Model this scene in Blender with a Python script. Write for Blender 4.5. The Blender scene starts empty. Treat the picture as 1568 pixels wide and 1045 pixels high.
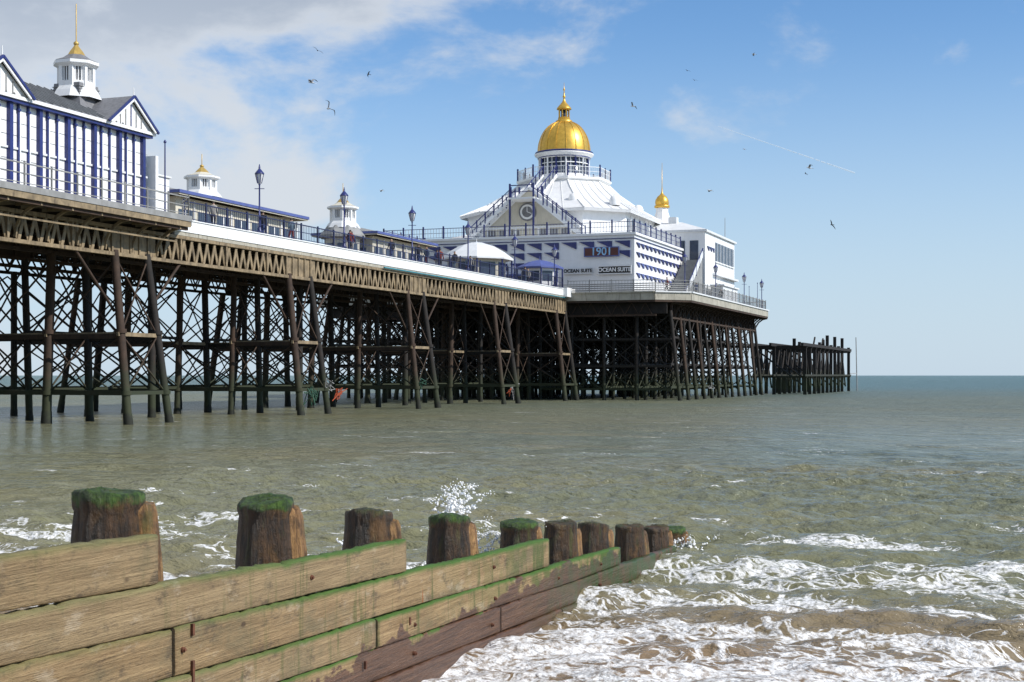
import bpy, math, random
import numpy as np
from mathutils import Vector, Matrix
random.seed(7); rng=np.random.default_rng(5)
scene=bpy.context.scene
TH=math.atan2(.938,.347)
P0=Vector((-18.05,78.8,0))
D=Vector((math.cos(TH),math.sin(TH),0)); NN=Vector((-math.sin(TH),math.cos(TH),0))
def W(s,t,z): return P0+D*s+NN*t+Vector((0,0,z))
# ---------------------------------------------------------------- node helpers
class NT:
    def __init__(s,nt): s.t=nt
    def n(s,typ,props=None,ins=None):
        nd=s.t.nodes.new(typ)
        for k,v in (props or {}).items(): setattr(nd,k,v)
        for k,v in (ins or {}).items(): s.set(nd.inputs[k],v)
        return nd
    def set(s,sock,v):
        if isinstance(v,bpy.types.NodeSocket): s.t.links.new(v,sock)
        else:
            if isinstance(v,(tuple,list)) and len(v)==3 and sock.type=='RGBA': v=(*v,1)
            sock.default_value=v
    def m(s,op,a,b=0.0,c=None,clamp=False):
        nd=s.n('ShaderNodeMath',{'operation':op,'use_clamp':clamp}); s.set(nd.inputs[0],a); s.set(nd.inputs[1],b)
        if c is not None: s.set(nd.inputs[2],c)
        return nd.outputs[0]
    def mr(s,v,a,b,c=0.0,d=1.0,smooth=True):
        nd=s.n('ShaderNodeMapRange',{'interpolation_type':'SMOOTHSTEP' if smooth else 'LINEAR'})
        for i,x in enumerate((v,a,b,c,d)): s.set(nd.inputs[i],x)
        return nd.outputs[0]
    def mix(s,f,a,b):
        nd=s.n('ShaderNodeMix',{'data_type':'RGBA'}); s.set(nd.inputs[0],f); s.set(nd.inputs[6],a); s.set(nd.inputs[7],b)
        return nd.outputs[2]
    def noise(s,vec,scale,detail=4,rough=.5,dist=0.0,out=0):
        nd=s.n('ShaderNodeTexNoise',None,{'Vector':vec,'Scale':scale,'Detail':detail,'Roughness':rough,'Distortion':dist})
        return nd.outputs[out]
    def map(s,vec,scale=(1,1,1),rot=(0,0,0),loc=(0,0,0)):
        return s.n('ShaderNodeMapping',None,{'Vector':vec,'Scale':scale,'Rotation':rot,'Location':loc}).outputs[0]
    def sep(s,vec): return s.n('ShaderNodeSeparateXYZ',None,{'Vector':vec}).outputs
    def bump(s,h,strength=.5,dist=.02,normal=None):
        nd=s.n('ShaderNodeBump',None,{'Height':h,'Strength':strength,'Distance':dist})
        return nd.outputs[0]
def newmat(name):
    m=bpy.data.materials.new(name); m.use_nodes=True
    return m,NT(m.node_tree),m.node_tree.nodes['Principled BSDF']
def paint(name,col,rough=.5,var=.25,grime=.3,gcol=(.12,.1,.07),scale=1.0,metal=0.0,bump=0,streak=True,tide=False):
    m,t,b=newmat(name)
    pos=t.n('ShaderNodeTexCoord').outputs['Object']
    n1=t.noise(pos,1.7*scale,4,.6)
    n2=t.noise(t.map(pos,(3*scale,3*scale,.35*scale)) if streak else pos,2.0,4,.65)
    c2=tuple(x*(1-var) for x in col)
    c=t.mix(t.mr(n1,.3,.7),c2,col)
    c=t.mix(t.m('MULTIPLY',t.mr(n2,.52,.75),grime),c,gcol)
    if tide:
        z=t.m('ADD',t.sep(pos)[2],t.m('MULTIPLY',t.m('SUBTRACT',n1,.5),2.5))
        c=t.mix(t.mr(z,1.2,3.6,.85,0),c,(.030,.040,.016))
        c=t.mix(t.mr(z,.2,.9,.8,0),c,(.012,.012,.009))
    t.set(b.inputs['Base Color'],c); b.inputs['Roughness'].default_value=rough
    b.inputs['Metallic'].default_value=metal
    if bump: t.set(b.inputs['Normal'],t.bump(t.noise(pos,9*scale,4,.6),bump,.03))
    return m
WHITE=paint('white_paint',(.82,.82,.81),.45,.05,.2,(.45,.43,.38))
WHITE2=paint('white_weatherboard',(.72,.73,.73),.5,.08,.35,(.4,.38,.34))
NAVY=paint('navy_paint',(.025,.036,.17),.4,.3,.1)
RAILM=paint('railing_paint',(.022,.028,.085),.5,.3,.3,(.06,.05,.05))
GREYR=paint('slate_roof',(.20,.20,.21),.6,.3,.3,(.33,.32,.29),3)
LEAD=paint('painted_roof',(.76,.76,.75),.5,.1,.3,(.48,.46,.42),.6)
CREAM=paint('cream_render',(.62,.58,.47),.6,.1,.3,(.3,.26,.18))
BEIGE=paint('weathered_girder_paint',(.32,.24,.14),.7,.5,.95,(.035,.022,.015),1.1)
FASC=paint('stained_fascia',(.45,.42,.34),.65,.25,.8,(.12,.10,.07),.8)
IRON=paint('dark_iron',(.022,.018,.015),.85,.5,.6,(.06,.032,.018),1.2,tide=True)
IRON2=paint('rusty_iron',(.062,.036,.022),.85,.5,.8,(.018,.014,.011),1.0,tide=True)
DECKM=paint('deck_timber',(.20,.165,.13),.8,.3,.3)
GLASS=paint('window_glass',(.05,.07,.11),.12,.3,.0)
GOLD=paint('gilding',(.80,.48,.08),.38,.22,.3,(.42,.24,.04),1.5,metal=.65)
GOLD2=paint('gold_paint',(.55,.37,.10),.4,.2,.3,(.2,.12,.03),2,metal=.3)
ROOFB=paint('blue_paint',(.09,.12,.33),.5,.2,.2)
TEAL=paint('teal_pipe',(.03,.22,.27),.5)
BLACK=paint('sign_black',(.012,.012,.012),.4,.2,0)
MAROON=paint('sign_maroon',(.10,.02,.015),.4,.2,0)
ORANGE=paint('orange_net',(.50,.09,.03),.8,.4,.5)
GREENN=paint('green_rope',(.03,.10,.06),.8,.4,.4)
STAIR=paint('grey_paint',(.30,.30,.29),.7)
LITB=paint('sign_lightblue',(.30,.55,.80),.5)
# ---------------------------------------------------------------- mesh builder
class MB:
    def __init__(s): s.v=[];s.f=[];s.m=[];s.mats=[];s.sm=[]
    def mi(s,mat):
        if mat not in s.mats: s.mats.append(mat)
        return s.mats.index(mat)
    def add(s,vs,fs,mat,smooth=False):
        o=len(s.v); s.v+= [tuple(x) for x in vs]
        k=s.mi(mat)
        for f in fs: s.f.append(tuple(i+o for i in f)); s.m.append(k); s.sm.append(smooth)
    def box(s,x0,x1,y0,y1,z0,z1,mat):
        vs=[(x,y,z) for z in (z0,z1) for y in (y0,y1) for x in (x0,x1)]
        s.add(vs,[(0,2,3,1),(4,5,7,6),(0,1,5,4),(2,6,7,3),(0,4,6,2),(1,3,7,5)],mat)
    def beam(s,p,q,w,h,mat,up=(0,0,1)):
        p=Vector(p);q=Vector(q);d=(q-p)
        if d.length<1e-6:return
        d.normalize();u=Vector(up)
        if abs(d.dot(u))>.98:u=Vector((0,1,0))
        a=d.cross(u).normalized();b=a.cross(d).normalized()
        vs=[]
        for c in (p,q):
            for i,j in ((-1,-1),(1,-1),(1,1),(-1,1)): vs.append(c+a*(i*w/2)+b*(j*h/2))
        s.add(vs,[(3,2,1,0),(4,5,6,7),(0,1,5,4),(1,2,6,5),(2,3,7,6),(3,0,4,7)],mat)
    def tube(s,p,q,r0,r1,mat,n=8,smooth=True):
        p=Vector(p);q=Vector(q);d=(q-p).normalized();u=Vector((0,0,1)) if abs(d.z)<.95 else Vector((1,0,0))
        a=d.cross(u).normalized();b=a.cross(d)
        vs=[];fs=[]
        for c,r in ((p,r0),(q,r1)):
            for i in range(n):
                an=2*math.pi*i/n; vs.append(c+a*(r*math.cos(an))+b*(r*math.sin(an)))
        for i in range(n): fs.append((i,(i+1)%n,n+(i+1)%n,n+i))
        s.add(vs,fs,mat,smooth); s.add(vs[n:],[tuple(range(n))],mat); s.add(vs[:n],[tuple(range(n))[::-1]],mat)
    def lathe(s,cx,cy,prof,mat,n=16,ph=0,smooth=True):
        vs=[];fs=[]
        for r,z in prof:
            for i in range(n):
                an=ph+2*math.pi*i/n; vs.append((cx+r*math.cos(an),cy+r*math.sin(an),z))
        for k in range(len(prof)-1):
            for i in range(n): fs.append((k*n+i,k*n+(i+1)%n,(k+1)*n+(i+1)%n,(k+1)*n+i))
        fs.append(tuple(range((len(prof)-1)*n,len(prof)*n)))
        s.add(vs,fs,mat,smooth)
    def loft(s,loops,mat,cap=True):
        n=len(loops[0]);vs=[p for l in loops for p in l];fs=[]
        for k in range(len(loops)-1):
            for i in range(n): fs.append((k*n+i,k*n+(i+1)%n,(k+1)*n+(i+1)%n,(k+1)*n+i))
        if cap: fs.append(tuple(range((len(loops)-1)*n,len(loops)*n)))
        s.add(vs,fs,mat)
    def poly(s,pts,mat): s.add(pts,[tuple(range(len(pts)))],mat)
    def obj(s,name,parent=None,bevel=0):
        me=bpy.data.meshes.new(name); me.from_pydata(s.v,[],s.f)
        for m in s.mats: me.materials.append(m)
        me.polygons.foreach_set('material_index',s.m); me.polygons.foreach_set('use_smooth',s.sm)
        me.update()
        import bmesh
        bm=bmesh.new();bm.from_mesh(me);bmesh.ops.recalc_face_normals(bm,faces=bm.faces);bm.to_mesh(me);bm.free()
        o=bpy.data.objects.new(name,me); scene.collection.objects.link(o)
        if parent:o.parent=parent
        if bevel:
            b=o.modifiers.new('bevel','BEVEL');b.width=bevel;b.segments=2
        return o
def empty(name,loc=(0,0,0),rot=0):
    e=bpy.data.objects.new(name,None); e.empty_display_size=.5; scene.collection.objects.link(e)
    e.location=loc;e.rotation_euler=(0,0,rot);return e
def pier_empty(name): return empty(name,P0,TH)
def rail(b,pts,z,mat,h=1.1,sp=2.2,bal=.28,postw=.09,balmat=None,bw=.025,extra=.12):
    for (a,c) in zip(pts[:-1],pts[1:]):
        a=Vector((*a,z));c=Vector((*c,z));L=(c-a).length;dd=(c-a)/L
        b.beam(a+Vector((0,0,h)),c+Vector((0,0,h)),.07,.06,mat)
        b.beam(a+Vector((0,0,h*.55)),c+Vector((0,0,h*.55)),.04,.04,mat)
        b.beam(a+Vector((0,0,.12)),c+Vector((0,0,.12)),.04,.04,mat)
        n=max(1,round(L/sp))
        for i in range(n+1):
            p=a+dd*(L*i/n); b.beam(p,p+Vector((0,0,h+extra)),postw,postw,mat)
        if bal:
            n=int(L/bal)
            for i in range(1,n):
                p=a+dd*(L*i/n); b.beam(p+Vector((0,0,.12)),p+Vector((0,0,h)),bw,bw,balmat or mat)
# ================================================================ PIER
ZD=11.0; ZH=10.6
pier=pier_empty('pier')
b=MB()
b.box(-70,67.9,.02,16,10.45,ZD,DECKM)
b.box(-70,-2,-1.5,0.018,10.5,10.985,DECKM)
hp=[(68,28),(68,-9),(70.5,-12),(113,-12),(116,-9),(116,28)]
b.loft([[(x,y,9.9) for x,y in hp],[(x,y,ZH) for x,y in hp]],DECKM)
b.poly([(x,y,9.899) for x,y in hp],IRON)
b.obj('deck',pier)
b=MB()
b.box(-1.2,68.2,-.10,.015,10.42,11.06,WHITE)
b.box(-1.2,68.2,-.16,.06,11.062,11.12,WHITE)
b.box(-1.2,68.2,-.05,.1,10.2,10.418,FASC)
b.box(-70,-1.9,-1.62,-1.5,10.75,11.05,STAIR); b.box(-70,-1.95,-1.58,-1.5,10.45,10.74,BEIGE)
b.beam((-1.95,-1.56,10.78),(-.6,-.05,10.78),.12,.5,STAIR)
b.box(66.4,69.0,-.5,.6,10.3,11.2,WHITE)
for i in range(len(hp)-1):
    p,q=hp[i],hp[i+1]
    m=FASC
    b.beam((*p,10.3),(*q,10.3),.25,.75,m); b.beam((*p,10.72),(*q,10.72),.5,.14,WHITE2 if i>0 else FASC)
    b.beam((*p,9.82),(*q,9.82),.18,.2,IRON2)
    if i<2:
        for k in range(4): b.beam((*p,10.95+.2*k),(*q,10.95+.2*k),.05,.09,STAIR)
b.tube((25,-.2,10.25),(67,-.2,10.2),.06,.06,TEAL,6)
s=1.0
while s<68: b.box(s,s+.02,-.103,-.101,10.43,11.05,STAIR); s+=3.1
b.obj('fascia',pier)
# girders
b=MB()
def lattice(b,t,s0,s1,zb,zt,mat,step,bw,bents):
    b.beam((s0,t,zt),(s1,t,zt),.28,.18,mat); b.beam((s0,t,zb),(s1,t,zb),.28,.18,mat)
    s=s0;k=0
    while s<s1:
        near=any(abs(s-x)<1.8 for x in bents)
        if near:
            b.box(s+.02,s+step-.02,t-.03,t+.03,zb+.1,zt-.1,mat)
            b.box(s,s+.12,t-.1,t+.1,zb+.1,zt-.1,mat)
        else:
            b.beam((s,t-.03,zb+.08),(s+step/2,t-.03,zt-.08),.05,bw,mat); b.beam((s+step,t+.03,zb+.08),(s+step/2,t+.03,zt-.08),.05,bw,mat)
            if k%6==0: b.box(s-.07,s+.07,t-.11,t+.11,zb+.1,zt-.1,mat)
        s+=step;k+=1
bents=[-59,-41,-23,-5,13,31,49,66]
lattice(b,.1,-66,67.8,8.72,10.1,BEIGE,.78,.2,bents)
for t in (4,8,12,15.9): lattice(b,t,-66,67.8,8.9,10.1,IRON2 if t<15 else IRON,1.5,.12,bents)
s=-66
while s<68: b.box(s,s+.2,.3,15.8,10.1,10.44,IRON); s+=1.5
for s in [x*2.25-59 for x in range(26)]:
    if s<-2:
        pr=None
        for k in range(6):
            a=k/5*math.pi/2; p=(s,.05-1.5*(1-math.cos(a)),8.9+1.45*math.sin(a))
            if pr:b.beam(pr,p,.1,.14,BEIGE)
            pr=p
        b.beam((s,-1.4,10.4),(s,0,10.4),.1,.12,BEIGE)
b.beam((-66,-1.35,10.36),(-2,-1.35,10.36),.16,.16,IRON2)
b.beam((-66,-.7,9.72),(-2,-.7,9.72),.1,.1,BEIGE)
for i in range(28):
    s=71+i*1.6
    pr=None
    for k in range(5):
        a=k/4*math.pi/2; p=(s,-10.2-1.6*(1-math.cos(a)),8.0+1.75*math.sin(a))
        if pr:b.beam(pr,p,.1,.16,IRON2)
        pr=p
lattice(b,-10.2,70,114,8.2,9.7,IRON2,.9,.12,[])
for t in range(-6,28,4): lattice(b,t,69,115,8.5,9.7,IRON,1.8,.12,[])
for s in (69,75,81,87,93,99,105,111,115):
    b.box(s-.12,s+.12,-10,27,8.6,9.7,IRON)
t=-8.6
while t<15:
    b.beam((68.6,t,8.5),(68.6,t+.7,9.7),.1,.05,IRON2);b.beam((68.6,t+1.4,8.5),(68.6,t+.7,9.7),.1,.05,IRON2);t+=1.4
b.beam((68.6,-9,8.45),(68.6,26,8.45),.2,.2,IRON2)
b.obj('girders',pier)
# piles and bracing
b=MB()
def pile(top,bot,r,mat=IRON):
    t=Vector(top);q=Vector(bot); b.tube(q,t,r*1.05,r,mat,8)
    for f in (.33,.62): k=q.lerp(t,f); b.tube(k-Vector((0,0,.11)),k+Vector((0,0,.11)),r*1.42,r*1.42,mat,8)
    k=q.lerp(t,.2+random.random()*.06); b.tube(q,k,r*1.6,r*1.12,IRON,8)
ZB=-2
def row(s,ts,rake,mat,lean=0):
    tops=[];bots=[]
    for t in ts:
        dt=0
        if t==ts[0] and rake: dt=-rake
        if t==ts[-1] and rake: dt=rake
        T=Vector((s,t,8.9));B=Vector((s+lean,t+dt,ZB)); tops.append(T);bots.append(B)
        pile(T,B,.19+random.random()*.05,mat)
    for i in range(len(ts)-1):
        for z0,z1 in ((1.6,4.5),(4.5,8.4)):
            if random.random()<.08: continue
            f0=(z0-ZB)/(8.9-ZB);f1=(z1-ZB)/(8.9-ZB)
            a0=bots[i].lerp(tops[i],f0);a1=bots[i].lerp(tops[i],f1);c0=bots[i+1].lerp(tops[i+1],f0);c1=bots[i+1].lerp(tops[i+1],f1)
            b.tube(a0,c1,.055,.055,mat,5);b.tube(c0,a1,.055,.055,mat,5);b.beam(a0,c0,.15,.24,mat);
            if z0>3: b.beam(a0+Vector((0,0,.17)),c0+Vector((0,0,.14)),.05,.1,BEIGE)
for s in bents:
    row(s-1.4,[.1,4,8,12,16],1.4,IRON2,-.5); row(s+1.4,[.1,4,8,12,16],1.4,IRON,.5)
    for t,dt in ((.1,-1),(4,0),(8,0),(12,0),(16,1)):
        for z0,z1 in ((1.6,4.6),(4.6,8.6)):
            e=lambda z:dt*1.4*(1-(z-ZB)/10.9)
            l=lambda z:.5*(1-(z-ZB)/10.9)
            b.tube((s-1.4-l(z0),t+e(z0),z0),(s+1.4+l(z1),t+e(z1),z1),.05,.05,IRON2,5)
            b.tube((s+1.4+l(z0),t+e(z0),z0),(s-1.4-l(z1),t+e(z1),z1),.05,.05,IRON2,5)
            b.beam((s-1.9,t+e(z0),z0),(s+1.9,t+e(z0),z0),.14,.2,BEIGE if z0>3 and t<9 else IRON)
for s in (-50,-32,-14,4,22,40,57):
    row(s,[5,9.5,15],0,IRON)
for i in range(len(bents)-1):
    s0,s1=bents[i]+1.4,bents[i+1]-1.4; md=(s0+s1)/2
    for t in (8,15.5):
        for z in (1.7,4.9): b.beam((s0,t,z),(s1,t,z),.12,.18,IRON)
        for a,c in ((s0,md),(md,s1)):
            b.tube((a,t,1.7),(c,t,4.9),.05,.05,IRON,5);b.tube((a,t,4.9),(c,t,1.7),.05,.05,IRON,5)
            b.tube((a,t,4.9),(c,t,8.6),.05,.05,IRON,5);b.tube((a,t,8.6),(c,t,4.9),.05,.05,IRON,5)
    b.tube((s0,.1,5.8),(s0+3.2,.1,8.7),.08,.08,IRON2,6); b.tube((s1,.1,5.8),(s1-3.2,.1,8.7),.08,.08,IRON2,6)
SS=[69.5+3.7*i for i in range(13)]; TT=[-10.2+3.4*i for i in range(12)]
for i,s in enumerate(SS):
    for j,t in enumerate(TT):
        ex=-1.2 if j==0 else 0
        jx=random.uniform(-.4,.4) if 0<j and 0<i else 0
        pile((s+jx,t,8.9),(s+jx,t+ex,ZB),.15+random.random()*.06,IRON2 if j==0 and i%2 else IRON)
        if j==0 and i%2: pile((s+1.6,t,8.9),(s+1.2,t-.8,ZB),.14,IRON)
        for z0,z1 in ((.9,3.2),(3.2,5.9),(5.9,8.6)):
            if i<12 and random.random()<.85:
                s2=SS[i+1]
                b.beam((s,t,z0+.4),(s2,t,z0+.4),.12,.2,IRON)
                b.tube((s,t,z0),(s2,t,z1),.065,.065,IRON,5)
                if random.random()<.7:b.tube((s,t,z1),(s2,t,z0),.065,.065,IRON,5)
            if j<11 and random.random()<.85:
                t2=TT[j+1]
                b.beam((s,t,z0+.2),(s,t2,z0+.2),.12,.2,IRON)
                b.tube((s,t,z0),(s,t2,z1),.065,.065,IRON,5)
                if random.random()<.7:b.tube((s,t,z1),(s,t2,z0),.065,.065,IRON,5)
b.obj('piles_and_bracing',pier)
# railings
b=MB()
rail(b,[(0,.15),(67,.15)],11.12,RAILM,1.05,2.26,.22,.09,None,.018)
rail(b,[(0,15.8),(66,15.8)],ZD,RAILM,1.05,2.26,.5,.1)
rail(b,[(-66,-1.45),(-2,-1.45),(-.2,.1)],11.05,STAIR,1.0,1.9,.0,.07)
rail(b,[(67.6,-.2),(68.3,-9),(70.6,-11.8),(113,-11.8),(115.8,-9),(115.8,20)],ZH+.15,STAIR,1.15,2.1,.3,.08)
b.obj('railings',pier)
b=MB()
def tangle(c,mat,r,n):
    p=Vector(c)
    for i in range(n):
        q=Vector(c)+Vector((random.gauss(0,r),random.gauss(0,r*.6),random.gauss(0,r*.9)))
        b.tube(p,q,.035,.02,mat,5);p=q
for c,m,r,n in (((12.5,-1.1,1.2),GREENN,.4,30),((14.8,-1,1.9),STAIR,.3,16),((26,4,1.1),ORANGE,.35,24),((49,-.8,1.1),ORANGE,.2,8),((30,-1,2.0),GREENN,.3,12),((58,2,1.2),STAIR,.4,16),((-12,6,1.5),GREENN,.4,14),((84,-11,1.2),STAIR,.4,14)):
    tangle(c,m,r,n)
b.obj('tangled_nets',pier)
# ================================================================ LANDING STAGE
e=pier_empty('ruined_landing_stage'); b=MB()
for i in range(12):
    s=118+i*4.1
    for t in (-16,-12,-9.5):
        h=6.7+random.choice((0,.2,1.0,1.5,-.2)) if i>3 else 6.5
        if random.random()<.1: continue
        b.beam((s,t,-2),(s+random.uniform(-.2,.2),t,h),.42,.42,IRON)
        if i<11:
            if random.random()<.8: b.tube((s,t,.8),(s+4.1,t,5.9),.12,.12,IRON,5)
            if random.random()<.6: b.tube((s+4.1,t,.8),(s,t,5.9),.12,.12,IRON,5)
    b.beam((s,-16.3,6.2),(s,-9,6.2),.3,.35,IRON); b.beam((s,-16.3,2.3),(s,-9,2.3),.25,.25,IRON)
    if i%2==0: b.tube((s,-16,1),(s,-9.5,6),.12,.12,IRON,5)
for t in (-16.25,-12.2,-9.8):
    b.beam((114,t,6.45),(163.5,t,6.45),.3,.4,IRON); b.beam((116,t,2.5),(163.5,t,2.5),.2,.25,IRON)
b.tube((166,-17,-1),(166,-16.8,8.6),.09,.07,STAIR,6); b.beam((163.5,-16.2,2.8),(166,-16.9,2.8),.1,.1,STAIR)
for s in (132,140): b.beam((s,-15,6.6),(s+1.5,-15,7.8),.2,.2,IRON)
b.obj('timber_frame',e)
# ================================================================ CUPOLA helper
def cupola(b,cx,cy,z,r,h,gold=GOLD2,n=8,base=True,tall=1.0,skirt=CREAM):
    ph=math.pi/n
    if base: b.lathe(cx,cy,[(r*1.35,z),(r*1.15,z+h*.12),(r*.95,z+h*.2)],WHITE2,n,ph,False)
    b.lathe(cx,cy,[(r*.72,z+h*.2),(r*.72,z+h*.52)],GREYR,n,ph,False)
    for i in range(n):
        a=ph+2*math.pi*i/n; b.beam((cx+r*.86*math.cos(a),cy+r*.86*math.sin(a),z+h*.18),(cx+r*.86*math.cos(a),cy+r*.86*math.sin(a),z+h*.55),r*.2,r*.2,WHITE)
        a2=ph+2*math.pi*(i+.5)/n; rr=r*.86*math.cos(math.pi/n)
        for f in (-.5,0,.5): b.beam((cx+rr*math.cos(a2)-f*r*.3*math.sin(a2),cy+rr*math.sin(a2)+f*r*.3*math.cos(a2),z+h*.28),(cx+rr*math.cos(a2)-f*r*.3*math.sin(a2),cy+rr*math.sin(a2)+f*r*.3*math.cos(a2),z+h*.5),r*.05,r*.05,WHITE)
    b.lathe(cx,cy,[(r*.95,z+h*.19),(r*.97,z+h*.27),(r*.9,z+h*.28)],WHITE,n,ph,False)
    b.lathe(cx,cy,[(r*.9,z+h*.5),(r*1.2,z+h*.55),(r*1.2,z+h*.6),(r*.9,z+h*.61)],WHITE,n,ph,False)
    b.lathe(cx,cy,[(r*1.18,z+h*.605),(r*.75,z+h*.66),(r*.48,z+h*.72)],skirt,n,ph,False)
    b.lathe(cx,cy,[(r*.48,z+h*.72),(r*.36,z+h*.78),(r*.16,z+h*.86),(r*.08,z+h*.9)],gold,n,ph,False)
    b.lathe(cx,cy,[(.01,z+h*.87),(r*.14,z+h*.9),(r*.14,z+h*.93),(.03,z+h*.96),(.025,z+h*(1+.25*tall)),(.005,z+h*(1.02+.25*tall))],gold,8)
# ================================================================ ARCADE BUILDING
e=pier_empty('amusement_arcade'); b=MB()
b.box(-60,-3.6,.15,8,11.0,15.25,WHITE)
b.box(-60,-3.55,.02,.149,11.0,11.35,WHITE2)
b.box(-60,-3.55,.06,.149,12.95,13.05,WHITE2)
b.box(-60,-3.45,-.2,.148,15.05,15.2,NAVY); b.box(-60,-3.3,-.3,.149,15.203,15.36,WHITE)
s=-60;k=0
while s<-3.6:
    big=(k%3==0)
    w=.22 if big else .10
    b.box(s,s+w,(-.06 if big else .05),.149,11.36,15.04,NAVY)
    if not big: b.box(s+w+.01,s+w+.08,.05,.149,11.36,15.04,WHITE)
    if not big: b.box(s-.04,s+w+.04,.0,.149,14.75,14.85,NAVY)
    for z in (11.9,12.5,13.6,14.2): b.box(s+w+.09,s+.68,.13,.1485,z,z+.02,STAIR)
    s+=.69;k+=1
b.box(-3.58,-3.5,.3,8,11,15.1,WHITE2)
for t in (1,2.5,4,5.5,7): b.box(-3.6,-3.44,t,t+.2,11.2,15.0,NAVY)
b.loft([[(-60,-.3,15.36),(-3.3,-.3,15.36),(-3.3,8.3,15.36),(-60,8.3,15.36)],[(-60,3.8,17.3),(-5.2,3.8,17.3),(-5.2,4.2,17.3),(-60,4.2,17.3)]],GREYR)
s=-59.5
while s<-6: b.beam((s,-.28,15.42),(s,3.8,17.34),.07,.06,STAIR);s+=.55
for c in (-5.45,-15.4,-26):
    hw=2.15
    b.poly([(c-hw+.15,-.22,15.37),(c+hw-.15,-.22,15.37),(c,-.22,16.75)],WHITE)
    for sg in (-1,1):
        b.poly([(c+sg*hw,-.45,15.34),(c,-.45,16.95),(c,3.6,16.95),(c+sg*hw,-.1,15.34)],GREYR)
        b.beam((c+sg*hw,-.46,15.33),(c,-.46,16.93),.1,.12,NAVY); b.beam((c+sg*(hw-.2),-.42,15.35),(c,-.42,16.78),.08,.14,WHITE)
    for q in (-.9,-.45,0,.45,.9): b.box(c+q-.03,c+q+.03,-.26,-.221,15.4,16.5-abs(q)*.6,STAIR if abs(q)>.1 else NAVY)
    b.tube((c,-.4,16.8),(c,-.4,17.4),.04,.02,WHITE,6)
b.obj('walls_and_roof',e)
b=MB()
SQ=((-1,-1),(1,-1),(1,1),(-1,1))
b.loft([[(-6.2+x*1.25,2.6+y*1.25,15.9) for x,y in SQ],[(-6.2+x*.85,2.6+y*.85,16.8) for x,y in SQ],[(-6.2+x*.78,2.6+y*.78,17.55) for x,y in SQ]],GREYR)
for z in (16.9,17.05,17.2,17.35): b.box(-6.2-.85,-6.2+.85,2.6-.85,2.6+.85,z,z+.03,STAIR)
cupola(b,-6.2,2.6,16.8,.98,3.2,GOLD2,8,True,2.2,GREYR)
b.obj('roof_cupola',e)
e=pier_empty('service_hut'); b=MB()
b.box(-2.9,.6,1.5,4,11.0,13.55,WHITE); b.box(-3.0,.7,1.4,4.1,13.55,13.65,WHITE2); b.box(-2.4,-1.5,1.46,1.499,11.1,13.0,WHITE2)
for k in range(5): b.box(-2.9,.6,1.47,1.498,11.3+.45*k,11.33+.45*k,WHITE2)
b.box(-3.2,-2.95,-.2,2,11,14.2,WHITE)
b.obj('hut',e,.01)
# ================================================================ SHELTERS
def shelter(name,s0,s1,t0,t1,zt,cs):
    e=pier_empty(name);b=MB()
    b.box(s0,s1,t0,t1,11.0,zt-.8,CREAM)
    def rc(k,z): return [(s0-k,t0-k,z),(s1+k,t0-k,z),(s1+k,t1+k,z),(s0-k,t1+k,z)]
    b.loft([rc(.8,zt-.8),rc(.8,zt-.55)],CREAM)
    b.loft([rc(.82,zt-.549),[(s0+1,t0+1.5,zt),(s1-1,t0+1.5,zt),(s1-1,t1-1.5,zt),(s0+1,t1-1.5,zt)]],STAIR)
    b.box(s0-.86,s1+.86,t0-.88,t0-.802,zt-.7,zt-.5,ROOFB); b.box(s0-.88,s0-.802,t0-.86,t1+.86,zt-.7,zt-.5,ROOFB)
    s=s0
    while s<s1-1:
        b.box(s+.3,s+1.9,t0-.04,t0-.002,12.1,13.3,GLASS); b.box(s+.2,s+2.0,t0-.06,t0-.041,11.95,12.08,WHITE); b.box(s+1.05,s+1.15,t0-.06,t0-.041,12.1,13.3,WHITE)
        b.box(s+2.02,s+2.14,t0-.1,t0-.003,11,14,WHITE)
        s+=2.3
    for t in (t0+.6,t0+3): b.box(s0-.04,s0-.002,t,t+1.3,11.2,13.2,GLASS)
    if cs is not None: cupola(b,cs,(t0+t1)/2,zt-.05,1.05,2.4)
    b.obj('walls_roof_windows',e)
shelter('promenade_shelter',11,26.5,8,12.5,14.9,17.6)
shelter('promenade_shelter',40,51,8,12.5,15.0,None)
e=pier_empty('octagonal_kiosk');b=MB()
b.lathe(38.5,10,[(1.5,11),(1.5,13.9)],CREAM,8,0,False); b.lathe(38.5,10,[(1.5,13.8),(2.0,13.9),(2.0,14.1),(1.3,14.9)],STAIR,8,0,False); cupola(b,38.5,10,14.7,1.1,3.0)
for k in range(8):
    a=(k+.5)*math.pi/4; p=Vector((38.5+1.42*math.cos(a),10+1.42*math.sin(a),12)); b.beam(p,p+Vector((0,0,1.4)),.7,.06,GLASS,up=(math.cos(a),math.sin(a),0))
b.obj('kiosk',e)
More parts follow.
